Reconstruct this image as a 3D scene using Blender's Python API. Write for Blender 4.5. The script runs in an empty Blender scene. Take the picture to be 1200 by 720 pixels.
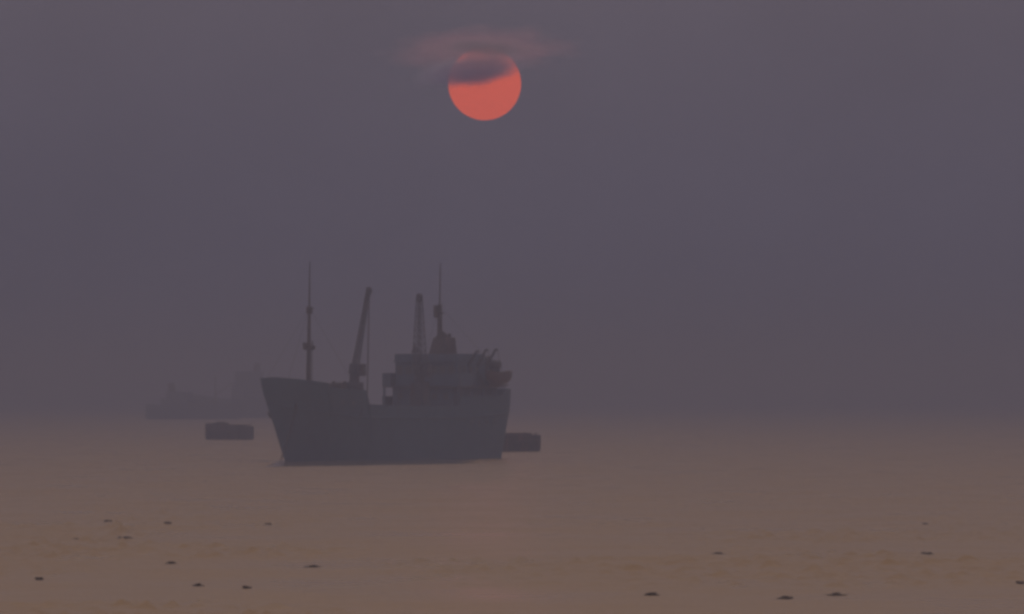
import bpy, bmesh, math, random
from mathutils import Vector, Matrix, noise

# ------------------------------------------------------------------ camera
S = bpy.context.scene
COL = S.collection
F = 9058.0                       # focal length in pixels of the 1200 px wide photograph
HOR = 464.0                      # row of the horizon
CH = 6.44                        # eye height above the water
PITCH = math.atan((HOR - 360.0) / F)
cam_d = bpy.data.cameras.new('camera')
cam_d.sensor_width = 36.0
cam_d.lens = 36.0 * F / 1200.0
cam_d.clip_start = 1.0
cam_d.clip_end = 120000.0
cam = bpy.data.objects.new('camera', cam_d)
COL.objects.link(cam)
cam.location = (0, 0, CH)
cam.rotation_euler = (math.pi / 2 + PITCH, 0, 0)
S.camera = cam

def ray(px, py):
    u, v = (px - 600.0) / F, (360.0 - py) / F
    c, s = math.cos(PITCH), math.sin(PITCH)
    return Vector((u, c - v * s, s + v * c)).normalized()

def at_water(px, py):
    d = ray(px, py)
    return Vector((0, 0, CH)) + d * (-CH / d.z)

def at_dist(px, py, dist):
    return Vector((0, 0, CH)) + ray(px, py) * dist

# ------------------------------------------------------------------ sky, sun lamp, exposure
SUN_DIR = ray(568, 98)
SUN_EL = math.radians(2.95)       # the lamp stands a little above the visible disc
SUN_AZ = math.atan2(SUN_DIR.x, SUN_DIR.y)
world = bpy.data.worlds.new('World')
S.world = world
world.use_nodes = True
wn, wl = world.node_tree.nodes, world.node_tree.links
wn.clear()
w_out = wn.new('ShaderNodeOutputWorld')
w_sky = wn.new('ShaderNodeTexSky')
w_sky.sky_type = 'NISHITA'
w_sky.sun_disc = False
w_sky.sun_elevation = SUN_EL
w_sky.sun_rotation = SUN_AZ
w_sky.air_density = 1.0
w_sky.dust_density = 6.0
w_bg1 = wn.new('ShaderNodeBackground')
w_bg1.inputs['Strength'].default_value = 0.0006
w_bg2 = wn.new('ShaderNodeBackground')          # smog veil: dense at the horizon, thinner and lighter overhead
w_tc = wn.new('ShaderNodeTexCoord')
w_sep = wn.new('ShaderNodeSeparateXYZ')
w_pow = wn.new('ShaderNodeMath')
w_pow.operation = 'POWER'
w_pow.use_clamp = True
w_pow.inputs[1].default_value = 0.85
w_max = wn.new('ShaderNodeMath')
w_max.operation = 'MAXIMUM'
w_max.inputs[1].default_value = 0.0
w_mix = wn.new('ShaderNodeMixRGB')
w_mix.inputs['Color1'].default_value = (0.064, 0.061, 0.098, 1)
w_mix.inputs['Color2'].default_value = (0.53, 0.43, 0.38, 1)
wl.new(w_tc.outputs['Generated'], w_sep.inputs[0])
wl.new(w_sep.outputs['Z'], w_max.inputs[0])
wl.new(w_max.outputs[0], w_pow.inputs[0])
wl.new(w_pow.outputs[0], w_mix.inputs['Fac'])
w_nz = wn.new('ShaderNodeTexNoise')              # uneven smoke
w_nz.inputs['Scale'].default_value = 16.0
w_nz.inputs['Detail'].default_value = 4.0
w_mr = wn.new('ShaderNodeMapRange')
w_mr.inputs['From Min'].default_value = 0.3
w_mr.inputs['From Max'].default_value = 0.7
w_mr.inputs['To Min'].default_value = 0.90
w_mr.inputs['To Max'].default_value = 1.10
wl.new(w_tc.outputs['Generated'], w_nz.inputs['Vector'])
wl.new(w_nz.outputs['Fac'], w_mr.inputs['Value'])
wl.new(w_mr.outputs[0], w_bg2.inputs['Strength'])
wl.new(w_mix.outputs[0], w_bg2.inputs['Color'])
w_bg2.inputs['Strength'].default_value = 1.0
w_add = wn.new('ShaderNodeAddShader')
wl.new(w_sky.outputs[0], w_bg1.inputs['Color'])
wl.new(w_bg1.outputs[0], w_add.inputs[0])
wl.new(w_bg2.outputs[0], w_add.inputs[1])
wl.new(w_add.outputs[0], w_out.inputs['Surface'])

sun_l = bpy.data.lights.new('sun_light', 'SUN')
sun_l.energy = 0.0005
sun_l.color = (1.0, 0.27, 0.24)
sun_l.angle = math.radians(0.53)
sun_o = bpy.data.objects.new('sun_light', sun_l)
COL.objects.link(sun_o)
sd = Vector((math.sin(SUN_AZ) * math.cos(SUN_EL), math.cos(SUN_AZ) * math.cos(SUN_EL), math.sin(SUN_EL)))
sun_o.rotation_euler = (-sd).to_track_quat('-Z', 'Y').to_euler()
sun_o.location = (0, 50, 60)

S.view_settings.view_transform = 'Standard'
S.view_settings.look = 'None'
S.view_settings.exposure = 0.07
S.view_settings.gamma = 1.0
S.cycles.use_denoising = True
S.cycles.filter_width = 3.2
S.cycles.volume_bounces = 4
S.cycles.max_bounces = 8
S.cycles.volume_max_steps = 256

# ------------------------------------------------------------------ materials
def mat(name, col, rough=0.6, var=0.25, scale=1.5, metallic=0.0, rust=0.0, spec=0.4):
    m = bpy.data.materials.new(name)
    m.use_nodes = True
    nt = m.node_tree
    b = nt.nodes['Principled BSDF']
    b.inputs['Roughness'].default_value = rough
    b.inputs['Metallic'].default_value = metallic
    b.inputs['Specular IOR Level'].default_value = spec
    tc = nt.nodes.new('ShaderNodeTexCoord')
    mp = nt.nodes.new('ShaderNodeMapping')
    mp.inputs['Scale'].default_value = (scale, scale, scale * 0.35)
    nz = nt.nodes.new('ShaderNodeTexNoise')
    nz.inputs['Scale'].default_value = 1.0
    nz.inputs['Detail'].default_value = 6.0
    rp = nt.nodes.new('ShaderNodeValToRGB')
    lo = [c * (1 - var) for c in col]
    hi = [min(1, c * (1 + var)) for c in col]
    rp.color_ramp.elements[0].position = 0.3
    rp.color_ramp.elements[0].color = (*lo, 1)
    rp.color_ramp.elements[1].position = 0.7
    rp.color_ramp.elements[1].color = (*hi, 1)
    nt.links.new(tc.outputs['Object'], mp.inputs['Vector'])
    nt.links.new(mp.outputs[0], nz.inputs['Vector'])
    nt.links.new(nz.outputs['Fac'], rp.inputs['Fac'])
    last = rp.outputs[0]
    if rust > 0:
        mp2 = nt.nodes.new('ShaderNodeMapping')
        mp2.inputs['Scale'].default_value = (1.1, 1.1, 0.16)
        n2 = nt.nodes.new('ShaderNodeTexNoise')
        n2.inputs['Scale'].default_value = 1.6
        n2.inputs['Detail'].default_value = 8.0
        r2 = nt.nodes.new('ShaderNodeValToRGB')
        r2.color_ramp.elements[0].position = 0.55
        r2.color_ramp.elements[1].position = 0.68
        mu = nt.nodes.new('ShaderNodeMath')
        mu.operation = 'MULTIPLY'
        mu.inputs[1].default_value = rust
        mx = nt.nodes.new('ShaderNodeMixRGB')
        mx.inputs['Color2'].default_value = (0.16, 0.065, 0.03, 1)
        nt.links.new(tc.outputs['Object'], mp2.inputs['Vector'])
        nt.links.new(mp2.outputs[0], n2.inputs['Vector'])
        nt.links.new(n2.outputs['Fac'], r2.inputs['Fac'])
        nt.links.new(r2.outputs[0], mu.inputs[0])
        nt.links.new(mu.outputs[0], mx.inputs['Fac'])
        nt.links.new(last, mx.inputs['Color1'])
        last = mx.outputs[0]
    nt.links.new(last, b.inputs['Base Color'])
    bp = nt.nodes.new('ShaderNodeBump')
    bp.inputs['Strength'].default_value = 0.15
    bp.inputs['Distance'].default_value = 0.02
    nt.links.new(nz.outputs['Fac'], bp.inputs['Height'])
    nt.links.new(bp.outputs[0], b.inputs['Normal'])
    return m

M = {
    'hull': mat('hull_paint', (0.05, 0.105, 0.18), 0.55, var=.12, rust=0.05),
    'boot': mat('boot_topping', (0.10, 0.03, 0.025), 0.7, rust=0.6),
    'deck': mat('deck_paint', (0.09, 0.05, 0.04), 0.8),
    'house': mat('superstructure_paint', (0.075, 0.125, 0.21), 0.5, var=0.12, rust=0.2),
    'trim': mat('trim_paint', (0.07, 0.075, 0.10), 0.5),
    'mast': mat('mast_paint', (0.055, 0.045, 0.04), 0.6, rust=0.3),
    'funnel': mat('funnel_paint', (0.05, 0.035, 0.04), 0.5, rust=0.3),
    'crane': mat('crane_paint', (0.05, 0.06, 0.09), 0.55, rust=0.4),
    'glass': mat('window_glass', (0.085, 0.10, 0.125), 0.3, var=0.1, spec=0.5),
    'wood': mat('weathered_wood', (0.12, 0.08, 0.05), 0.8),
    'boat': mat('lifeboat_paint', (0.075, 0.04, 0.035), 0.5),
    'steel': mat('bare_steel', (0.04, 0.036, 0.034), 0.7, rust=0.6),
    'barge': mat('barge_paint', (0.022, 0.02, 0.022), 0.8, rust=0.6),
    'fleck_tone': mat('fleck_brown', (0.13, 0.105, 0.08), 0.6, scale=8),
    'rubber': mat('tyre_rubber', (0.015, 0.015, 0.015), 0.9),
}

# ------------------------------------------------------------------ mesh helpers
def empty(name, loc=(0, 0, 0), rz=0.0):
    o = bpy.data.objects.new(name, None)
    COL.objects.link(o)
    o.location = loc
    o.rotation_euler = (0, 0, rz)
    return o

def tag(o, label, cat, group=None):
    o['label'] = label
    o['category'] = cat
    if group:
        o['group'] = group
    return o

def link(name, bm, m, parent=None, smooth=False):
    me = bpy.data.meshes.new(name)
    bmesh.ops.recalc_face_normals(bm, faces=bm.faces)
    bm.to_mesh(me)
    bm.free()
    me.materials.append(m)
    if smooth:
        for p in me.polygons:
            p.use_smooth = True
    o = bpy.data.objects.new(name, me)
    COL.objects.link(o)
    if parent:
        o.parent = parent
    return o

def box(bm, x0, x1, y0, y1, z0, z1, bev=0.0, top=None):
    """box; top=(dx0, dx1, dy0, dy1) moves the upper corners inwards"""
    t = top or (0, 0, 0, 0)
    co = [(x0, y0, z0), (x1, y0, z0), (x1, y1, z0), (x0, y1, z0),
          (x0 + t[0], y0 + t[2], z1), (x1 - t[1], y0 + t[2], z1), (x1 - t[1], y1 - t[3], z1), (x0 + t[0], y1 - t[3], z1)]
    v = [bm.verts.new(c) for c in co]
    fs = [bm.faces.new([v[i] for i in f]) for f in ((0, 3, 2, 1), (4, 5, 6, 7), (0, 1, 5, 4), (1, 2, 6, 5), (2, 3, 7, 6), (3, 0, 4, 7))]
    if bev:
        es = {e for f in fs for e in f.edges}
        bmesh.ops.bevel(bm, geom=list(es), offset=bev, segments=2, profile=0.6, affect='EDGES')

def tube(bm, a, b, r0, r1=None, n=8, caps=True):
    r1 = r0 if r1 is None else r1
    a, b = Vector(a), Vector(b)
    d = (b - a).normalized()
    q = d.to_track_quat('Z', 'Y')
    A, B = [], []
    for k in range(n):
        w = 2 * math.pi * k / n
        o = q @ Vector((math.cos(w), math.sin(w), 0))
        A.append(bm.verts.new(a + o * r0))
        B.append(bm.verts.new(b + o * r1))
    for k in range(n):
        bm.faces.new((A[k], A[(k + 1) % n], B[(k + 1) % n], B[k]))
    if caps:
        bm.faces.new(A[::-1])
        bm.faces.new(B)

def polytube(bm, pts, r, n=6):
    for a, b in zip(pts, pts[1:]):
        tube(bm, a, b, r, r, n)

def torus(bm, c, R, r, axis='Y', n=12, k=6):
    c = Vector(c)
    ring = []
    for i in range(n):
        a = 2 * math.pi * i / n
        row = []
        for j in range(k):
            b = 2 * math.pi * j / k
            p = Vector(((R + r * math.cos(b)) * math.cos(a), r * math.sin(b), (R + r * math.cos(b)) * math.sin(a)))
            if axis == 'X':
                p = Vector((p.y, p.x, p.z))
            if axis == 'Z':
                p = Vector((p.x, p.z, p.y))
            row.append(bm.verts.new(c + p))
        ring.append(row)
    for i in range(n):
        for j in range(k):
            bm.faces.new((ring[i][j], ring[(i + 1) % n][j], ring[(i + 1) % n][(j + 1) % k], ring[i][(j + 1) % k]))

def P(name, m, parent, fn, smooth=False):
    bm = bmesh.new()
    fn(bm)
    return link(name, bm, M[m], parent, smooth)

def lattice(bm, a, b, w0, w1, side, bays=9, r=0.05):
    """four-chord lattice boom from a to b"""
    a, b = Vector(a), Vector(b)
    d = (b - a).normalized()
    x = Vector(side)
    x = (x - d * x.dot(d)).normalized()
    y = d.cross(x)
    rows = []
    for i in range(bays + 1):
        f = i / bays
        w = (w0 + (w1 - w0) * f) / 2
        c = a.lerp(b, f)
        rows.append([c + x * (w * sx) + y * (w * sy) for sx, sy in ((-1, -1), (1, -1), (1, 1), (-1, 1))])
    for i in range(bays):
        for k in range(4):
            tube(bm, rows[i][k], rows[i + 1][k], r, r, 5, False)
            tube(bm, rows[i][k], rows[i + 1][(k + 1) % 4], r * 0.6, r * 0.6, 4, False)
            tube(bm, rows[i][(k + 1) % 4], rows[i + 1][k], r * 0.6, r * 0.6, 4, False)
            tube(bm, rows[i][k], rows[i][(k + 1) % 4], r * 0.6, r * 0.6, 4, False)

# ------------------------------------------------------------------ water
def wave(x, y):
    near = max(0.0, min(1.0, (y - 185) / 12)) * max(0.0, min(1.0, (900 - y) / 550))
    if near <= 0 or abs(x) >= 43:
        return 0.0
    if y > 700:                                                  # calm lee of the anchored ship
        near *= 1 - max(0.0, min(1.0, (y - 740 - 2 * x) / 6)) * max(0.0, min(1.0, 24 + x)) * max(0.0, min(1.0, (-2 - x) / 3))
    edge = min(1.0, (43 - abs(x)) / 2)
    n1 = noise.noise((x * .55, y * .38, 1.7))
    n2 = noise.noise((x * 1.5, y * 1.1, 5.1))
    pt = noise.noise((x * .07, y * .028, 9.3))                   # patches of wind
    k = .1 + 1.9 * max(0.0, min(1.0, .40 + 2.6 * pt))
    return near * edge * k * (.06 * n1 + .035 * n2 + .2 * max(0.0, n2) ** 2)

def build_water():
    xs = [-15000, -6000, -2500, -1000, -400, -150, -80, -55] + [-42 + .32 * i for i in range(263)] + [55, 80, 150, 400, 1000, 2500, 6000, 15000]
    ys = [-3000, -500, 60, 150, 180]
    y, st = 192.0, .34
    while y < 1500:
        ys.append(y)
        y += st
        st = st * 1.0 if y < 330 else st * 1.012
    ys += [1700, 2200, 3000, 4500, 7000, 10000, 15000]
    vs = []
    for y in ys:
        for x in xs:
            vs.append((x, y, wave(x, y)))
    nx = len(xs)
    fs = [(j * nx + i, j * nx + i + 1, (j + 1) * nx + i + 1, (j + 1) * nx + i) for j in range(len(ys) - 1) for i in range(nx - 1)]
    me = bpy.data.meshes.new('water')
    me.from_pydata(vs, [], fs)
    me.polygons.foreach_set('use_smooth', [True] * len(fs))
    print('water quads', len(fs))
    m = bpy.data.materials.new('harbour_water')
    m.use_nodes = True
    nt = m.node_tree
    b = nt.nodes['Principled BSDF']
    b.inputs['Base Color'].default_value = (0.40, 0.268, 0.14, 1)      # silt
    b.inputs['IOR'].default_value = 1.333
    geo = nt.nodes.new('ShaderNodeNewGeometry')
    def nz(scale, sx, sy, detail, rough=0.55):
        mp = nt.nodes.new('ShaderNodeMapping')
        mp.inputs['Scale'].default_value = (sx, sy, 1)
        n = nt.nodes.new('ShaderNodeTexNoise')
        n.inputs['Scale'].default_value = scale
        n.inputs['Detail'].default_value = detail
        n.inputs['Roughness'].default_value = rough
        nt.links.new(geo.outputs['Position'], mp.inputs['Vector'])
        nt.links.new(mp.outputs[0], n.inputs['Vector'])
        return n
    rip = nz(0.9, 1.0, 1.0, 4.0)             # wavelets about a metre long
    swell = nz(0.12, 1.0, 0.8, 3.0)          # broader undulation
    paw = nz(0.11, 1.0, 0.6, 4.0)           # patches of ruffled water
    bp1 = nt.nodes.new('ShaderNodeBump')
    bp1.inputs['Distance'].default_value = 0.12
    rp = nt.nodes.new('ShaderNodeMapRange')
    rp.inputs['From Min'].default_value = 0.35
    rp.inputs['From Max'].default_value = 0.70
    rp.inputs['To Min'].default_value = 0.25
    rp.inputs['To Max'].default_value = 0.45
    nt.links.new(paw.outputs['Fac'], rp.inputs['Value'])
    nt.links.new(rp.outputs[0], bp1.inputs['Strength'])
    nt.links.new(rip.outputs['Fac'], bp1.inputs['Height'])
    bp2 = nt.nodes.new('ShaderNodeBump')
    bp2.inputs['Distance'].default_value = 0.5
    bp2.inputs['Strength'].default_value = 0.4
    nt.links.new(swell.outputs['Fac'], bp2.inputs['Height'])
    nt.links.new(bp1.outputs[0], bp2.inputs['Normal'])
    nt.links.new(bp2.outputs[0], b.inputs['Normal'])
    rr = nt.nodes.new('ShaderNodeMapRange')
    rr.inputs['From Min'].default_value = 0.3
    rr.inputs['From Max'].default_value = 0.7
    rr.inputs['To Min'].default_value = 0.25
    rr.inputs['To Max'].default_value = 0.40
    nt.links.new(paw.outputs['Fac'], rr.inputs['Value'])
    # calm slick in the lee of the ship: the same surface, hardly ruffled
    wob = nz(0.12, 1.0, 0.15, 3.0)
    sp = nt.nodes.new('ShaderNodeSeparateXYZ')
    nt.links.new(geo.outputs['Position'], sp.inputs[0])
    def mth(op, a, b_):
        n = nt.nodes.new('ShaderNodeMath')
        n.operation = op
        for q, v in enumerate((a, b_)):
            if isinstance(v, (int, float)):
                n.inputs[q].default_value = v
            else:
                nt.links.new(v, n.inputs[q])
        return n.outputs[0]
    def ramp(v, a, b_):
        n = nt.nodes.new('ShaderNodeMapRange')
        n.interpolation_type = 'SMOOTHSTEP'
        n.inputs['From Min'].default_value = a
        n.inputs['From Max'].default_value = b_
        nt.links.new(v, n.inputs['Value'])
        return n.outputs[0]
    X, Y = sp.outputs['X'], sp.outputs['Y']
    wv = mth('MULTIPLY', mth('SUBTRACT', wob.outputs['Fac'], .5), 1.0)
    front = mth('ADD', mth('SUBTRACT', mth('SUBTRACT', Y, 740.0), mth('MULTIPLY', X, 2.0)), mth('MULTIPLY', wv, 30.0))
    lee = mth('MULTIPLY', ramp(front, -3.0, 6.0), ramp(mth('ADD', X, mth('MULTIPLY', wv, 3.0)), -23.4, -22.2))
    lee = mth('MULTIPLY', lee, ramp(X, -2.5, -5.5))
    lee = mth('MULTIPLY', lee, ramp(Y, 860.0, 815.0))
    calm = mth('SUBTRACT', 1.0, lee)
    rough = mth('ADD', mth('MULTIPLY', rr.outputs[0], calm), mth('MULTIPLY', lee, .07))
    nt.links.new(rough, b.inputs['Roughness'])
    nt.links.new(mth('MULTIPLY', rp.outputs[0], calm), bp1.inputs['Strength'])
    nt.links.new(mth('MULTIPLY', calm, .4), bp2.inputs['Strength'])
    me.materials.append(m)
    o = bpy.data.objects.new('water', me)
    COL.objects.link(o)
    o['kind'] = 'structure'
    o['label'] = 'calm brown harbour water reaching into the haze'
build_water()

# ------------------------------------------------------------------ main ship
TH = math.radians(62.2)
K0 = 755.0
bow = at_dist(306, HOR, K0)
ship = empty('cargo_ship', (bow.x, bow.y, -0.36), TH)
tag(ship, 'dark coastal cargo ship with two cranes anchored below the setting sun', 'ship')
# local frame of the ship: x = metres aft of the bow, y = metres to starboard, z = up.
# (local -y is the port side, the one towards the camera); helpers below take u = metres to port.

def lerp_tab(tab, s):
    if s <= tab[0][0]:
        return tab[0][1]
    for (a, fa), (b, fb) in zip(tab, tab[1:]):
        if s <= b:
            return fa + (fb - fa) * (s - a) / (b - a)
    return tab[-1][1]

LOA = 46.5
DECK_B = [(0, 0.10), (1, .62), (2, 1.15), (4, 2.15), (6, 3.0), (8, 3.65), (10, 4.1), (13, 4.45), (18, 4.5), (34, 4.5), (39, 4.35), (42, 4.25), (44.5, 3.9), (45.6, 3.5), (46, 3.2), (46.3, 2.8), (46.5, 2.3)]
TOP_Z = [(0, 8.5), (1.2, 8.62), (4, 8.4), (7.2, 8.05), (7.35, 7.55), (12.9, 7.35), (13.0, 5.95), (20, 5.8), (28, 5.8), (32.4, 5.9), (32.5, 6.75), (40, 6.8), (42.5, 6.85), (42.9, 7.4), (46.5, 7.55)]
STEM = [(0, 4.9), (.4, 4.7), (2, 3.7), (3.7, 2.65), (5.4, 1.6), (7, .6), (8.1, .05), (8.4, 0)]
STEPS = [42.5, 42.9, 7.2, 7.35, 12.9, 13.0, 32.4, 32.5]

def hull_point(s_top, z, ztop):
    """half breadth and fore-and-aft position of the shell at height z, for the station that ends at s_top on the rail"""
    t = s_top / LOA
    zz = max(-2.2, min(z, 9))
    stem = lerp_tab(STEM, zz) if zz > 0 else 4.9 + 0.5 * (-zz)
    stem = max(stem, 0)
    ster = LOA if zz > 5.6 else (LOA - (5.6 - zz) * 0.34 if zz > 0 else LOA - 1.9 + zz * 1.2)
    s = stem + t * (ster - stem)
    bd = lerp_tab(DECK_B, s_top)
    f = max(0.0, min(1.0, zz / ztop)) if zz > 0 else 0
    ent = min(1.0, max(0.0, t) / 0.40)
    run = min(1.0, (1 - t) / 0.30)
    bw = 4.45 * (math.sin(ent * math.pi / 2) ** 1.15) * (0.66 + 0.34 * math.sin(run * math.pi / 2) ** 0.8)
    bw = min(bw, bd * 1.0)
    b = bw + (bd - bw) * f ** 1.4
    if zz < 0:
        b = bw * (1 - 0.35 * (zz / 2.2) ** 2)
    return s, b

def build_hull(bm):
    st = sorted(set([0, .25, .5, 1, 1.5, 2, 3, 4, 5, 6, 8, 9, 10, 11, 12, 15, 18, 22, 26, 30, 35, 38, 40, 41.5, 43, 44, 45, 45.6, 46, 46.3, 46.5] + STEPS))
    nl = 14
    cols = {}
    for side in (1, -1):
        cols[side] = []
        for s in st:
            zt = lerp_tab(TOP_Z, s)
            c = []
            for j in range(nl + 1):
                z = -2.0 + (zt + 2.0) * j / nl
                x, b = hull_point(s, z, zt)
                c.append(bm.verts.new((x, -side * b, z)))
            cols[side].append(c)
        for c0, c1 in zip(cols[side], cols[side][1:]):
            for j in range(nl):
                bm.faces.new((c0[j], c1[j], c1[j + 1], c0[j + 1]))
    for idx in (0, -1):                                     # stem bar and transom
        a, b = cols[1][idx], cols[-1][idx]
        for j in range(nl):
            bm.faces.new((a[j], b[j], b[j + 1], a[j + 1]))
    for i in range(len(st) - 1):                            # bottom
        bm.faces.new((cols[1][i][0], cols[1][i + 1][0], cols[-1][i + 1][0], cols[-1][i][0]))

hull = P('hull', 'hull', ship, build_hull)
hull['label'] = 'dark rust-streaked hull with raked bow and stepped sheer'
so = hull.modifiers.new('plate', 'SOLIDIFY')
so.thickness = 0.09
so.offset = -1

def deck(bm, s0, s1, z, n=16):
    L, R = [], []
    for i in range(n + 1):
        s = s0 + (s1 - s0) * i / n
        x, b = hull_point(s, z, lerp_tab(TOP_Z, s))
        b = max(0.02, b - 0.11)
        L.append(bm.verts.new((x, -b, z)))
        R.append(bm.verts.new((x, b, z)))
    for i in range(n):
        bm.faces.new((L[i], L[i + 1], R[i + 1], R[i]))
P('forecastle_deck', 'deck', ship, lambda bm: deck(bm, 0.6, 13.0, 7.25))
P('main_deck', 'deck', ship, lambda bm: deck(bm, 12.9, 32.6, 4.75))
P('poop_deck', 'deck', ship, lambda bm: deck(bm, 32.4, 46.2, 5.55))
def bulkhead(bm, s, z0, z1, d):
    b = lerp_tab(DECK_B, s) - 0.13
    x0, b0 = hull_point(s, z0, lerp_tab(TOP_Z, s))
    b0 = min(b, b0 - 0.13)
    v = [bm.verts.new(c) for c in ((s, -b0, z0), (s, b0, z0), (s, b, z1), (s, -b, z1), (s + d, -b0, z0), (s + d, b0, z0), (s + d, b, z1), (s + d, -b, z1))]
    for f in ((0, 1, 2, 3), (7, 6, 5, 4), (0, 4, 5, 1), (1, 5, 6, 2), (2, 6, 7, 3), (3, 7, 4, 0)):
        bm.faces.new([v[i] for i in f])
P('forecastle_bulkhead', 'trim', ship, lambda bm: bulkhead(bm, 12.8, 4.76, 7.24, 0.1))
P('poop_bulkhead', 'trim', ship, lambda bm: bulkhead(bm, 32.5, 4.76, 5.54, 0.1))

def strake(bm, side):
    pts = []
    for i in range(40):
        s = 1.5 + (45.5 - 1.5) * i / 39
        z = 4.6 + 1.4 * max(0, (14 - s) / 14) ** 1.5 + 0.5 * max(0, (s - 34) / 12)
        x, b = hull_point(s, z, lerp_tab(TOP_Z, s))
        pts.append((x, -side * (b + 0.03), z))
    polytube(bm, pts, 0.10, 6)
for side in (1, -1):
    P('rubbing_strake', 'hull', hull, lambda bm: strake(bm, side))
for side in (1, -1):                                         # portholes along the quarter and the forecastle
    for s, z in [(9.0, 6.2), (10.6, 6.15), (35.0, 4.0), (37.0, 4.05), (39.0, 4.1), (41.0, 4.2)]:
        x, b = hull_point(s, z, lerp_tab(TOP_Z, s))
        P('porthole', 'glass', hull, lambda bm: torus(bm, (x, -side * b, z), 0.19, 0.06, 'Y', 12, 5))
    # anchor housed under the hawse pipe
    x, b = hull_point(3.2, 5.6, 8.4)
    def anchor(bm):
        y = -side * (b + 0.10)
        tube(bm, (x, y, 5.9), (x + .1, y, 4.7), 0.09)
        tube(bm, (x - .55, y, 5.15), (x + .05, y, 4.65), 0.08, 0.11)
        tube(bm, (x + .75, y, 5.15), (x + .15, y, 4.65), 0.08, 0.11)
        torus(bm, (x, y, 5.95), 0.22, 0.07, 'Y')
    if side == -1:
        P('anchor', 'steel', hull, anchor)
    else:
        P('hawse_pipe', 'steel', hull, lambda bm: torus(bm, (x, -side * (b + .02), 5.9), 0.26, 0.09, 'Y'))

def chain(bm):
    x, b = hull_point(3.2, 5.9, 8.4)
    a = Vector((x - .05, -(b + 0.1), 5.9))
    e = Vector((0.9, -1.35, -0.35))
    n = 44
    for i in range(n):
        f0, f1 = i / n, (i + 1) / n
        def q(f):
            p = a.lerp(e, f)
            p.z -= 0.35 * math.sin(f * math.pi)
            return p
        p0, p1 = q(f0), q(f1)
        tube(bm, p0, p1.lerp(p1 + (p1 - p0), .18), 0.075 if i % 2 else 0.05, None, 5)
P('anchor_chain', 'steel', ship, chain)

# forecastle gear
P('windlass', 'steel', ship, lambda bm: (box(bm, 5.2, 6.3, -.5, .5, 7.26, 7.9, .05), tube(bm, (5.75, -1.3, 7.75), (5.75, 1.3, 7.75), .32, None, 12), tube(bm, (5.75, -1.5, 7.75), (5.75, -1.3, 7.75), .45, None, 12), tube(bm, (5.75, 1.3, 7.75), (5.75, 1.5, 7.75), .45, None, 12)))
for s, u in ((3.0, .8), (3.0, -.8), (10.4, 3.2), (10.4, -3.2), (44.2, 1.8), (44.2, -1.8), (16.0, 3.9), (16.0, -3.9)):
    z = 7.26 if s < 12.5 else (5.56 if s > 33 else 4.76)
    P('bollard', 'steel', ship, lambda bm: (box(bm, s - .45, s + .45, -u - .16, -u + .16, z, z + .08), tube(bm, (s - .25, -u, z + .08), (s - .25, -u, z + .6), .12, .14), tube(bm, (s + .25, -u, z + .08), (s + .25, -u, z + .6), .12, .14)))
P('deck_store', 'trim', ship, lambda bm: (box(bm, 8.1, 8.9, -3.0, -1.9, 7.26, 7.95, .04), box(bm, 8.15, 8.85, -2.95, -1.95, 7.96, 8.02, .02)))
P('mooring_reel', 'steel', ship, lambda bm: (tube(bm, (11.2, -3.1, 7.75), (11.2, -1.9, 7.75), .35, None, 12), tube(bm, (11.2, -3.15, 7.75), (11.2, -3.1, 7.75), .5, None, 14), tube(bm, (11.2, -1.9, 7.75), (11.2, -1.85, 7.75), .5, None, 14), box(bm, 10.9, 11.5, -3.05, -2.95, 7.26, 7.6), box(bm, 10.9, 11.5, -2.05, -1.95, 7.26, 7.6)))

# foremast
FS = 9.55
fm = P('foremast', 'mast', ship, lambda bm: (tube(bm, (FS - .12, 0, 7.25), (FS, 0, 12), .26, .20, 10), tube(bm, (FS, 0, 12), (FS + .06, 0, 15.6), .18, .13, 8), tube(bm, (FS + .06, 0, 15.6), (FS + .16, 0, 20.0), .10, .05, 8)))
P('lookout_platform', 'mast', fm, lambda bm: (tube(bm, (FS, 0, 11.3), (FS, 0, 11.42), .35, .62, 10), tube(bm, (FS, 0, 11.42), (FS, 0, 11.75), .62, .62, 10), tube(bm, (FS - .2, -.5, 11.75), (FS - .2, -.5, 12.2), .07), box(bm, FS - .25, FS + .25, .25, .6, 11.75, 12.05, .04)))
P('crosstree', 'mast', fm, lambda bm: (box(bm, FS - .2, FS + .26, -.28, .22, 14.9, 15.6, .05), tube(bm, (FS + .05, -.5, 15.45), (FS + .05, .32, 15.45), .06)))
P('mast_light', 'glass', fm, lambda bm: (tube(bm, (FS - .2, 0, 13.3), (FS - .2, 0, 13.6), .11), tube(bm, (FS - .2, 0, 13.6), (FS - .2, 0, 13.68), .14, .05)))
def ladder(bm, x, y, z0, z1, w=.36):
    tube(bm, (x, y - w / 2, z0), (x, y - w / 2, z1), .03, None, 5)
    tube(bm, (x, y + w / 2, z0), (x, y + w / 2, z1), .03, None, 5)
    k = z0 + .15
    while k < z1:
        tube(bm, (x, y - w / 2, k), (x, y + w / 2, k), .02, None, 4)
        k += .33
P('ladder', 'mast', fm, lambda bm: ladder(bm, FS + .33, 0, 7.25, 11.3))
def stays(bm, top, feet, r=.025):
    for f in feet:
        tube(bm, top, f, r, r, 4, False)
P('rigging', 'steel', fm, lambda bm: stays(bm, (FS, 0, 15.5), [(1.2, 0, 8.5), (12.0, -4.1, 7.4), (12.0, 4.1, 7.4)], .012))

# hold
hc = P('hatch_coaming', 'trim', ship, lambda bm: box(bm, 16.2, 26.0, -3.0, 3.0, 4.76, 5.55, .04))
for i in range(6):
    a = 16.25 + i * 1.62
    P('hatch_panel', 'deck', hc, lambda bm: box(bm, a, a + 1.58, -3.08, 3.08, 5.56, 5.78 + .02 * (i % 2), .03))

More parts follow.
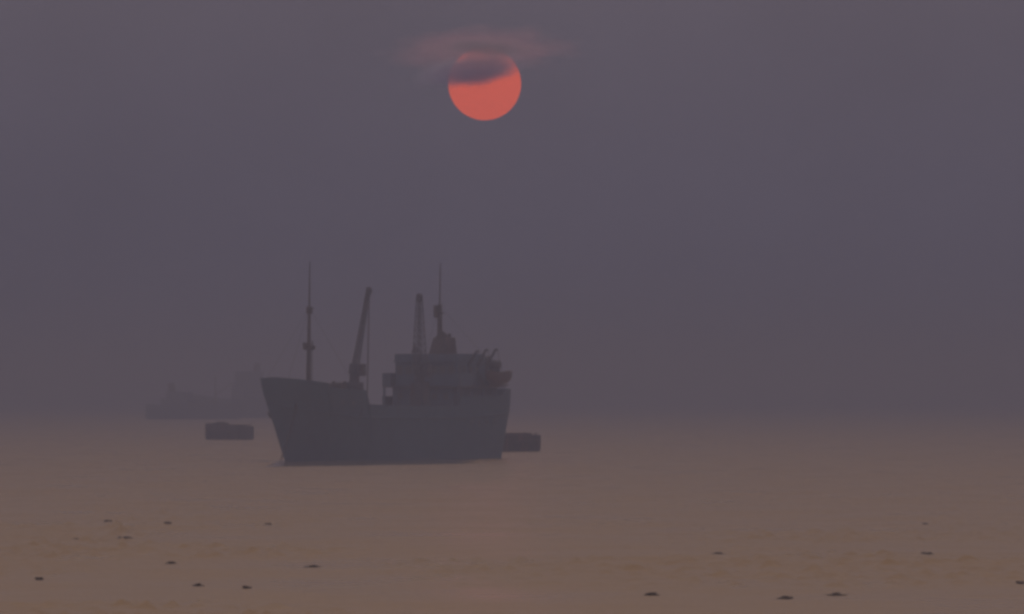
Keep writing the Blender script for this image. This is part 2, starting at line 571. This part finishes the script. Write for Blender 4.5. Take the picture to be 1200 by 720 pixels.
# cranes
def crane(s, u, tip, w0, w1, side, chord, jib_from):
    c = P('crane', 'crane', ship, lambda bm: (
        box(bm, s - .75, s + .75, -u - .75, -u + .75, 4.76, 8.15, .06, (.08, .08, .08, .08)),
        tube(bm, (s, -u, 8.1), (s, -u, 9.0), .52, .46, 12),
        box(bm, s - .48, s + .48, -u - .42, -u + .42, 9.0, 10.0, .05, (.1, .1, .08, .08))))
    P('boom', 'crane', c, lambda bm: lattice(bm, jib_from, tip, w0, w1, side, 11, chord))
    P('boom_head', 'crane', c, lambda bm: (box(bm, tip[0] - .2, tip[0] + .2, tip[1] - .2, tip[1] + .2, tip[2] - .75, tip[2] + .1, .06), tube(bm, (tip[0] + .1, tip[1] - .24, tip[2] - .3), (tip[0] + .1, tip[1] + .24, tip[2] - .3), .22, None, 10)))
    P('operator_cab', 'crane', c, lambda bm: box(bm, s - .42, s + .42, -u - 1.12, -u - .45, 8.75, 9.95, .06, (.12, 0, 0, 0)))
    P('cab_window', 'glass', c, lambda bm: box(bm, s - .30, s + .30, -u - 1.135, -u - 1.122, 9.3, 9.8, .002))
    return c
CS, CU = 14.1, 2.6
tip = (CS + 2.85, -CU - .03, 17.5)
c1 = crane(CS, CU, tip, .50, .26, (0, 1, 0), .05, (CS + .05, -CU, 9.2))
c1['label'] = 'crane with leaning boom beside the forecastle'
P('hoist_wire', 'steel', c1, lambda bm: [tube(bm, (tip[0] + d, tip[1], tip[2] - .4), (tip[0] - .35 + d * .6, tip[1], 6.6), .032, None, 5) for d in (.22, .04)])
P('hook_block', 'steel', c1, lambda bm: (box(bm, tip[0] - .48, tip[0] - .12, tip[1] - .1, tip[1] + .1, 5.95, 6.6, .04), torus(bm, (tip[0] - .3, tip[1], 5.82), .14, .05, 'Y')))
P('luffing_wire', 'steel', c1, lambda bm: [tube(bm, (tip[0], tip[1] + d, tip[2] - .2), (CS - .3, -CU + d, 9.9), .03, None, 4) for d in (-.12, .12)])
CS2, CU2 = 27.7, 2.6
tip2 = (CS2 + 1.5, -CU2 + .87, 17.0)
c2 = crane(CS2, CU2, tip2, 1.15, .42, (.866, -.5, 0), .04, (CS2 + .1, -CU2 + .1, 9.2))
c2['label'] = 'crane with upright lattice boom in front of the deckhouse'
P('hoist_wire', 'steel', c2, lambda bm: [tube(bm, (tip2[0] + d, tip2[1], tip2[2] - .4), (CS2 + .4 + d, -CU2 + .3, 9.9), .025, None, 4) for d in (-.1, .1)])

# deckhouse
dh = P('deckhouse', 'house', ship, lambda bm: box(bm, 33.2, 42.6, -3.55, 3.55, 5.56, 7.62, .05))
for side in (1, -1):
    for s in (34.6, 36.3, 38.0, 39.7, 41.2):
        P('window', 'glass', dh, lambda bm: box(bm, s - .24, s + .24, side * 3.556 - .012, side * 3.556 + .012, 6.45, 7.0, .004))
for u in (-2.6, -1.3, 0, 1.3, 2.6):
    P('window', 'glass', dh, lambda bm: box(bm, 33.18, 33.196, u - .27, u + .27, 6.45, 7.02, .004))
P('boat_deck', 'trim', ship, lambda bm: box(bm, 32.7, 42.7, -4.45, 4.45, 7.63, 7.78, .03))
for side in (1, -1):                                        # bridge wings: solid dodgers on posts
    w = P('bridge_wing', 'house', ship, lambda bm: (
        box(bm, 32.7, 35.8, side * 4.40 - .05, side * 4.40 + .05, 7.79, 9.1),
        box(bm, 32.7, 32.8, min(side * 3.5, side * 4.34), max(side * 3.5, side * 4.34), 7.79, 9.1),
        box(bm, 35.7, 35.8, min(side * 3.6, side * 4.34), max(side * 3.6, side * 4.34), 7.79, 9.1)))
    for s in (32.8, 35.6, 38.4, 41.2):
        pu = side * min(4.3, lerp_tab(DECK_B, s) - .22)
        P('post', 'house', w, lambda bm: box(bm, s - .09, s + .09, pu - .09, pu + .09, 5.56, 7.62))
wh = P('wheelhouse', 'house', ship, lambda bm: (box(bm, 33.7, 40.0, -3.5, 3.5, 7.79, 10.2, .04), box(bm, 33.5, 40.15, -3.62, 3.62, 10.21, 10.35, .03)))
for u in (-2.95, -1.95, -.98, 0, .98, 1.95, 2.95):
    P('window', 'glass', wh, lambda bm: box(bm, 33.675, 33.695, u - .38, u + .38, 9.0, 9.85, .004))
for side in (1, -1):
    for s in (34.5, 35.5, 38.2):
        P('window', 'glass', wh, lambda bm: box(bm, s - .36, s + .36, side * 3.506 - .012, side * 3.506 + .012, 9.0, 9.85, .004))
    d = P('door', 'trim', wh, lambda bm: box(bm, 36.5, 37.25, side * 3.51 - .02, side * 3.51 + .02, 7.85, 9.75, .01))
P('monkey_island', 'house', ship, lambda bm: (
    box(bm, 33.6, 33.68, -3.5, 3.5, 10.36, 11.05), box(bm, 33.7, 39.9, -3.56, -3.48, 10.36, 11.05),
    box(bm, 33.7, 39.9, 3.48, 3.56, 10.36, 11.05), box(bm, 39.92, 40.0, -3.5, 3.5, 10.36, 11.05)))
P('searchlight', 'trim', ship, lambda bm: (tube(bm, (34.6, 1.7, 10.36), (34.6, 1.7, 11.3), .10), tube(bm, (34.6, 1.7, 11.15), (34.6, 1.7, 11.5), .40, .30, 10), tube(bm, (34.6, 1.7, 11.5), (34.6, 1.7, 12.0), .26, .08, 10)))
# funnel casing and mainmast
fc = P('funnel_casing', 'funnel', ship, lambda bm: box(bm, 35.7, 38.9, -.95, .95, 10.36, 12.75, .10, (1.0, .1, .25, .2)))
P('exhaust_pipe', 'steel', fc, lambda bm: (tube(bm, (38.2, -.3, 12.7), (38.35, -.3, 13.1), .16), tube(bm, (38.2, .3, 12.7), (38.35, .3, 13.05), .16)))
P('funnel_cap', 'steel', fc, lambda bm: tube(bm, (37.2, 0, 12.74), (37.0, 0, 13.35), .75, .22, 8))
MS = 36.75
mm = P('mainmast', 'mast', ship, lambda bm: (tube(bm, (MS, 0, 12.6), (MS, 0, 16.1), .27, .22, 10), tube(bm, (MS, 0, 16.1), (MS + .1, 0, 20.3), .09, .045, 8)))
P('radar_scanner', 'mast', mm, lambda bm: (box(bm, MS - .42, MS + .06, .1, .5, 14.75, 16.0, .05), tube(bm, (MS - .2, -.55, 15.2), (MS - .2, .55, 15.2), .10)))
P('signal_yard', 'mast', mm, lambda bm: tube(bm, (MS, -.35, 16.0), (MS, .35, 16.0), .06))
P('signal_yard', 'mast', mm, lambda bm: tube(bm, (MS + .08, -.25, 19.2), (MS + .08, .25, 19.2), .035))
P('rigging', 'steel', mm, lambda bm: stays(bm, (MS, 0, 15.9), [(39.8, 3.4, 11.0), (39.8, -3.4, 11.0)], .012))
# after house, ventilators, davits
P('after_house', 'house', ship, lambda bm: (box(bm, 40.3, 42.5, -3.2, 3.2, 7.79, 9.75, .04), box(bm, 40.2, 42.6, -3.3, 3.3, 9.76, 9.86, .02)))
def cowl(bm, s, u, z0, z1, r):
    tube(bm, (s, -u, z0), (s, -u, z1), r * .55, None, 10)
    tube(bm, (s, -u, z1), (s + .12, -u - .1, z1 + r * .9), r * .55, r, 10)
    tube(bm, (s + .12, -u - .1, z1 + r * .9), (s + .5, -u - .35, z1 + r * 1.2), r, r * 1.1, 10)
for s, u, z0, z1, r in ((41.9, 2.4, 9.87, 10.0, .42), (41.2, 1.2, 9.87, 10.25, .35), (41.9, -1.6, 9.87, 10.3, .35)):
    P('ventilator', 'trim', ship, lambda bm: cowl(bm, s, u, z0, z1, r), True)
P('raft_canister', 'trim', ship, lambda bm: (tube(bm, (41.2, -3.7, 10.0), (42.4, -3.7, 10.0), .46, None, 14), box(bm, 41.3, 41.4, -4.0, -3.35, 7.79, 9.6), box(bm, 42.2, 42.3, -4.0, -3.35, 7.79, 9.6)), True)
def davit(bm, s, u0=3.35, u1=4.55, z1=11.5):
    tube(bm, (s, -4.2, 7.79), (s, -u0, 9.6), .13, .13, 8)
    tube(bm, (s, -u0, 9.6), (s, -u1, z1), .17, .12, 8)
    tube(bm, (s, -u1, z1), (s, -u1 - .25, z1 - .12), .12, .10, 8)
    tube(bm, (s, -3.6, 7.79), (s, -u0, 9.6), .08, .08, 6)
for s, z1 in ((36.4, 11.35), (38.4, 11.5), (40.5, 11.55)):
    P('davit', 'crane', ship, lambda bm: davit(bm, s, 3.3, 4.45, z1))
for s in (38.4, 40.5):
    P('fall_wire', 'steel', ship, lambda bm: tube(bm, (s, -4.68, 11.35), (s + .9, -4.75, 9.15), .025, None, 4))
P('stern_locker', 'trim', ship, lambda bm: box(bm, 44.1, 45.3, -1.6, 1.6, 5.56, 6.6, .04))
P('ensign_staff', 'mast', ship, lambda bm: tube(bm, (45.9, 0, 5.6), (46.9, 0, 8.9), .05, .03, 6))
def rail(bm, pts, h=1.0):
    for a, b in zip(pts, pts[1:]):
        a, b = Vector(a), Vector(b)
        n = max(1, int((b - a).length / 1.5))
        for i in range(n + 1):
            p = a.lerp(b, i / n)
            tube(bm, p, p + Vector((0, 0, h)), .03, None, 5)
        for k in (.35, .68, 1.0):
            tube(bm, a + Vector((0, 0, h * k)), b + Vector((0, 0, h * k)), .025, None, 5)
P('guard_rail', 'trim', ship, lambda bm: rail(bm, [(36.0, 4.36, 7.79), (42.6, 4.36, 7.79)], .95))
P('guard_rail', 'trim', ship, lambda bm: rail(bm, [(12.7, -4.2, 7.26), (12.7, 4.2, 7.26)], .7))
P('companion_ladder', 'trim', ship, lambda bm: ladder(bm, 33.1, 3.0, 4.76, 5.56, .6))

# lifeboat, hung outboard on the port quarter
lb = empty('lifeboat', (bow.x, bow.y, -0.36), TH)
tag(lb, 'open red-brown lifeboat slung at the stern quarter of the cargo ship', 'lifeboat')
def boat_shell(bm, s0, s1, yc, z0, z1, hb):
    n, k = 14, 8
    rows = []
    for i in range(n + 1):
        t = i / n
        w = hb * max(0.03, math.sin(math.pi * min(1, max(0, t)))) ** .55
        sheer = .28 * (2 * t - 1) ** 2
        row = []
        for j in range(k + 1):
            a = math.pi * j / k
            row.append(bm.verts.new((s0 + (s1 - s0) * t, yc - w * math.cos(a), z1 + sheer - (z1 - z0) * (math.sin(a) ** .7) * (1 - .45 * (2 * t - 1) ** 4))))
        rows.append(row)
    for i in range(n):
        for j in range(k):
            bm.faces.new((rows[i][j], rows[i + 1][j], rows[i + 1][j + 1], rows[i][j + 1]))
lh = P('hull', 'boat', lb, lambda bm: boat_shell(bm, 37.6, 42.9, -4.95, 7.95, 9.05, .78), True)
so = lh.modifiers.new('plank', 'SOLIDIFY')
so.thickness = .05
P('gunwale', 'wood', lb, lambda bm: [polytube(bm, [(37.6 + 5.3 * i / 14, -4.95 + sg * (.80 * max(.03, math.sin(math.pi * i / 14)) ** .55), 9.07 + .28 * (2 * i / 14 - 1) ** 2) for i in range(15)], .05, 5) for sg in (1, -1)])
for s in (38.9, 40.2, 41.5):
    P('thwart', 'wood', lb, lambda bm: box(bm, s - .14, s + .14, -5.6, -4.3, 8.75, 8.81))
P('keel', 'wood', lb, lambda bm: box(bm, 38.2, 42.3, -4.99, -4.91, 7.82, 7.96, .01))

# ------------------------------------------------------------------ barges
def barge(px, py, rz, L, B, H, label, raise_bow, gear):
    c = at_water(px, py)
    o = empty('barge', (c.x, c.y, 0), rz)
    tag(o, label, 'barge')
    def shell(bm):
        st = [-.5, -.47, -.42, -.3, -.1, .1, .3, .42, .47, .5]
        prof = []
        for t in st:
            e = abs(t) * 2
            rake = 0 if e < .84 else (e - .84) / .16
            z0 = -.55 + rake * .75
            zt = H + raise_bow * max(0, -t * 2) ** 2
            w = B / 2 * (1 - .12 * rake ** 2)
            pts = [(-w * .92, z0), (-w, z0 + .3), (-w, zt - .12), (-w + .1, zt), (w - .1, zt), (w, zt - .12), (w, z0 + .3), (w * .92, z0)]
            prof.append([bm.verts.new((t * L, y, z)) for y, z in pts])
        for a, b in zip(prof, prof[1:]):
            for j in range(8):
                bm.faces.new((a[j], b[j], b[(j + 1) % 8], a[(j + 1) % 8]))
        bm.faces.new(prof[0])
        bm.faces.new(prof[-1][::-1])
    h = P('hull', 'barge', o, shell)
    P('rubbing_band', 'steel', h, lambda bm: [box(bm, -L * .44, L * .44, sg * B / 2 - .05, sg * B / 2 + .07, H * .62, H * .62 + .16, .02) for sg in (1, -1)])
    P('hatch_coaming', 'steel', o, lambda bm: box(bm, -L * .3, L * .36, -B * .32, B * .32, H + .012, H + .16, .02))
    for i in range(5):
        x = -L * .3 + L * .66 * i / 5
        P('hatch_board', 'wood', o, lambda bm: box(bm, x + .03, x + L * .132 - .03, -B * .33, B * .33, H + .165, H + .22 + .01 * (i % 2), .01))
    for sx in (-.4, .42):
        for sy in (-.36, .36):
            z = H + raise_bow * max(0, -sx * 2) ** 2
            P('bollard', 'steel', o, lambda bm: (tube(bm, (sx * L, sy * B, z - .05), (sx * L, sy * B, z + .28), .09, .12, 8)))
    for i in range(4):
        x = -L * .33 + L * .66 * i / 3
        P('tyre_fender', 'rubber', o, lambda bm: torus(bm, (x, -B / 2 - .12, H * .45), .34, .13, 'Y', 14, 6))
    if raise_bow:
        def heap(bm):
            r_ = bmesh.ops.create_icosphere(bm, subdivisions=3, radius=1.0)
            for v in r_['verts']:
                n = noise.noise(v.co * 2.1) * .3
                v.co = Vector((v.co.x * (1 + n) * L * .17 - L * .27, v.co.y * (1 + n) * B * .36, H + .2 + max(-.15, v.co.z * (1 + n) * .42)))
        P('cargo_tarpaulin', 'rubber', o, heap, True)
    if gear:
        P('mooring_post', 'steel', o, lambda bm: (tube(bm, (gear, 0, H - .05), (gear, 0, H + .62), .20, .18, 8), tube(bm, (gear, -.4, H + .45), (gear, .4, H + .45), .07)))
    return o
barge(269, 515.5, math.radians(-52), 8.4, 3.1, 2.0, 'low dark barge floating alone off the ship\'s bow', .38, None)
barge(598, 529.5, math.radians(34), 6.7, 3.0, 1.95, 'dark flat-topped barge lying astern of the cargo ship', .0, -1.15)

# ------------------------------------------------------------------ far ships in the haze
def far_ship(px, py, rz, L, B, fb, house_at, house_h, label, masts):
    c = at_water(px, py)
    o = empty('freighter', (c.x, c.y, 0), rz)
    tag(o, label, 'ship', 'ships faint in the haze behind the barge')
    def shell(bm):
        n = 16
        rows = []
        for i in range(n + 1):
            t = i / n
            w = B / 2 * min(1, (.06 + 3.2 * t) if t < .3 else 1) * (1 if t < .88 else 1 - (t - .88) * 2.5)
            zt = fb + 1.6 * max(0, (.22 - t) / .22) + .5 * max(0, (t - .75) / .25)
            x0 = (t - .5) * L
            rk = 3.0 * max(0, (.2 - t) / .2)
            rows.append([bm.verts.new(p) for p in ((x0 + rk, -w * .8, -1.5), (x0 + rk * .7, -w * .92, 0.2), (x0, -w, zt), (x0, w, zt), (x0 + rk * .7, w * .92, .2), (x0 + rk, w * .8, -1.5))])
        for a, b in zip(rows, rows[1:]):
            for j in range(6):
                bm.faces.new((a[j], b[j], b[(j + 1) % 6], a[(j + 1) % 6]))
        bm.faces.new(rows[0])
        bm.faces.new(rows[-1][::-1])
    P('hull', 'hull', o, shell)
    hx = house_at * L
    hs = P('deckhouse', 'house', o, lambda bm: (box(bm, hx - 4, hx + 4, -B * .42, B * .42, fb, fb + house_h * .55, .1), box(bm, hx - 3, hx + 2.4, -B * .40, B * .40, fb + house_h * .55 + .01, fb + house_h, .1)))
    for u in (-.3, -.1, .1, .3):
        P('window', 'glass', hs, lambda bm: box(bm, hx - 3.06, hx - 3.01, (u - .07) * B, (u + .07) * B, fb + house_h * .72, fb + house_h * .9))
    P('funnel', 'funnel', o, lambda bm: tube(bm, (hx + 2.0, 0, fb + house_h), (hx + 2.4, 0, fb + house_h + 2.4), 1.1, .95, 12))
    for mx, mh in masts:
        m = P('mast', 'mast', o, lambda bm: tube(bm, (mx * L, 0, fb - .2), (mx * L, 0, fb + mh), .30, .14, 8))
        P('derrick_boom', 'mast', m, lambda bm: tube(bm, (mx * L, 0, fb + 1.2), (mx * L + 6, .6, fb + mh * .7), .16, .10, 6))
    P('hatch_coaming', 'trim', o, lambda bm: box(bm, -.05 * L, .28 * L, -B * .3, B * .3, fb - .1, fb + 1.0, .05))
    return o
far_ship(232, 491.5, math.radians(158), 29, 8, 3.6, .20, 3.9, 'small freighter faint in the haze behind the lone barge', [(-.18, 3.5)])
far_ship(296, 490.0, math.radians(28), 40, 10, 5.5, -.02, 8.0, 'taller freighter faint in the haze just left of the ship\'s bow', [(-.3, 7)])

# ------------------------------------------------------------------ dark flecks on the water
def water_fleck(i, px, py, wpx, label):  # low brown mounds with slivers, set where the water shows small dark marks
    c = at_water(px, py)
    D = c.y
    w = wpx * D / F
    rnd = random.Random(100 + i)
    o = empty('dark_fleck', (c.x, c.y, wave(c.x, c.y) + .02), rnd.uniform(-.3, .3))
    tag(o, label, 'debris', 'dark flecks scattered on the water')
    asp, skew = rnd.uniform(.32, .95), rnd.uniform(-2.5, 2.5)
    def mound(bm):
        r = bmesh.ops.create_icosphere(bm, subdivisions=3, radius=1.0)
        for v in r['verts']:
            n = noise.noise(v.co * 1.7 + Vector((i * 7.1, 0, 0))) * .5 + noise.noise(v.co * 5 + Vector((0, i * 3.3, 0))) * .22
            v.co *= 1 + n * 1.5
            v.co.x *= w * asp
            v.co.y += v.co.x * skew
            v.co.y *= w * .9
            v.co.z = v.co.z * rnd.uniform(.012, .030) + .004
    P('mat', 'fleck_tone', o, mound)
    def slivers(bm):
        for k in range(26):
            a = rnd.uniform(0, 2 * math.pi)
            rr = rnd.uniform(0, .42) * w
            b = Vector((math.cos(a) * rr, math.sin(a) * rr * 1.6, .02))
            d = Vector((rnd.uniform(-.12, .12), rnd.uniform(-.12, .12), rnd.uniform(.01, .06)))
            s = d.cross(Vector((rnd.random(), rnd.random(), .2))).normalized() * .035
            v = [bm.verts.new(p) for p in (b, b + d * .5 + s, b + d, b + d * .5 - s)]
            bm.faces.new(v)
    l = P('slivers', 'fleck_tone', o, slivers)
    l['kind'] = 'stuff'
FL = [
    (88, 632, 14, 'dark fleck left of a streaky ripple, under the lone barge'),
    (146, 634, 18, 'widest dark fleck on the streak at lower left'),
    (126, 612, 9, 'small dark fleck above the streak at lower left'),
    (196, 614, 9, 'small dark fleck at the upper end of the lower left streak'),
    (200, 661, 8, 'lone small dark fleck below the lower left streak'),
    (46, 680, 9, 'dark fleck near the lower left corner'),
    (232, 687, 7, 'small dark fleck near the bottom edge, left of the middle pair'),
    (289, 690, 7, 'small weed clump near the bottom edge under the ship\'s bow'),
    (366, 665, 10, 'dark weed clump on open water below the ship\'s forward hull'),
    (841, 650, 13, 'dark fleck right of the middle of the water'),
    (1087, 650, 15, 'thick dark fleck at right, under the long right streak'),
    (1084, 614, 8, 'small dark fleck at the left end of the far right streak'),
    (763, 698, 12, 'dark fleck near the bottom edge, below and right of the ship'),
    (980, 698, 12, 'dark fleck near the bottom edge in the right third'),
    (1196, 684, 10, 'dark fleck at the right edge of the water'),
    (314, 615, 9, 'weed clump below the ship\'s stem'),
    (920, 702, 14, 'thin dark fleck beside a darker one at the lower right bottom edge'),
]
for i, (px, py, w, lab) in enumerate(FL):
    water_fleck(i, px, py, w, lab)

# ------------------------------------------------------------------ the sun and the cloud across it
SUND = 60000.0
bm = bmesh.new()
bmesh.ops.create_icosphere(bm, subdivisions=5, radius=42.6 / F * SUND)
ms = bpy.data.materials.new('sun_surface')
ms.use_nodes = True
nt = ms.node_tree
nt.nodes.clear()
em = nt.nodes.new('ShaderNodeEmission')
em.inputs['Color'].default_value = (1.0, 0.165, 0.115, 1)
em.inputs['Strength'].default_value = 0.71
mo = nt.nodes.new('ShaderNodeOutputMaterial')
nt.links.new(em.outputs[0], mo.inputs['Surface'])
sun = link('sun', bm, ms, None, True)
sun.location = at_dist(568, 98.5, SUND)
tag(sun, 'dim red setting sun crossed by a dark band of cloud', 'sun')

def cloud(name, px, py, hw, hh, depth, tilt, dens, g, alb, label, nscale, rag, soft=.45):
    D = 24000.0
    bm = bmesh.new()
    bmesh.ops.create_icosphere(bm, subdivisions=4, radius=1.0)
    m = bpy.data.materials.new(name + '_vapour')
    m.use_nodes = True
    nt = m.node_tree
    nt.nodes.clear()
    tc = nt.nodes.new('ShaderNodeTexCoord')
    ln = nt.nodes.new('ShaderNodeVectorMath')
    ln.operation = 'LENGTH'
    nt.links.new(tc.outputs['Object'], ln.inputs[0])
    mp = nt.nodes.new('ShaderNodeMapping')
    mp.inputs['Scale'].default_value = (hw / hh * .45, 1.0, 1.0)      # wisps drawn out along the band
    nz = nt.nodes.new('ShaderNodeTexNoise')
    nz.inputs['Scale'].default_value = nscale
    nz.inputs['Detail'].default_value = 4
    nt.links.new(tc.outputs['Object'], mp.inputs['Vector'])
    nt.links.new(mp.outputs[0], nz.inputs['Vector'])
    rg = nt.nodes.new('ShaderNodeMath')
    rg.operation = 'MULTIPLY_ADD'
    rg.inputs[1].default_value = rag
    nt.links.new(nz.outputs['Fac'], rg.inputs[0])
    nt.links.new(ln.outputs['Value'], rg.inputs[2])
    fall = nt.nodes.new('ShaderNodeMapRange')
    fall.interpolation_type = 'SMOOTHSTEP'
    fall.inputs['From Min'].default_value = 1.0 + rag * .3
    fall.inputs['From Max'].default_value = soft + rag * .3
    nt.links.new(rg.outputs[0], fall.inputs['Value'])
    mu = fall
    m2 = nt.nodes.new('ShaderNodeMath')
    m2.operation = 'MULTIPLY'
    m2.inputs[1].default_value = dens
    nt.links.new(mu.outputs[0], m2.inputs[0])
    pv = nt.nodes.new('ShaderNodeVolumePrincipled')
    pv.inputs['Color'].default_value = (*alb, 1)
    pv.inputs['Anisotropy'].default_value = g
    nt.links.new(m2.outputs[0], pv.inputs['Density'])
    mo = nt.nodes.new('ShaderNodeOutputMaterial')
    nt.links.new(pv.outputs[0], mo.inputs['Volume'])
    o = link(name, bm, m)
    o.location = at_dist(px, py, D)
    o.scale = (hw * D / F, depth, hh * D / F)
    o.rotation_euler = (0, -math.radians(tilt), 0)
    o['kind'] = 'stuff'
    o['label'] = label
    o['category'] = 'cloud'
    return o
cloud('cloud_band', 554, 83, 88, 25, 95, 9, .030, .5, (.80, .76, .88), 'dark cloud band cutting across the upper part of the sun', 1.4, .7, .45)
cloud('cloud_wisp', 572, 56, 105, 17, 95, -2, .029, .975, (.99, .98, .98), 'thin wisp of cloud hiding the top edge of the sun', 1.7, .7, .2)
cloud('cloud_veil', 562, 58, 165, 36, 95, 2, .021, .975, (.99, .98, .98), 'faint red-lit veil of cloud round the top of the sun', 1.8, .8, .0)

# ------------------------------------------------------------------ haze
bm = bmesh.new()
box(bm, -14000, 14000, -2500, 14000, -3.2, 24.0)
mh = bpy.data.materials.new('haze_air')
mh.use_nodes = True
nt = mh.node_tree
nt.nodes.clear()
pv = nt.nodes.new('ShaderNodeVolumePrincipled')
pv.inputs['Color'].default_value = (0.395, 0.44, 0.63, 1)
pv.inputs['Density'].default_value = 0.00102
pv.inputs['Anisotropy'].default_value = 0.2
mo = nt.nodes.new('ShaderNodeOutputMaterial')
nt.links.new(pv.outputs[0], mo.inputs['Volume'])
haze = link('haze', bm, mh)
haze['kind'] = 'stuff'
haze['label'] = 'grey violet evening haze over the harbour'
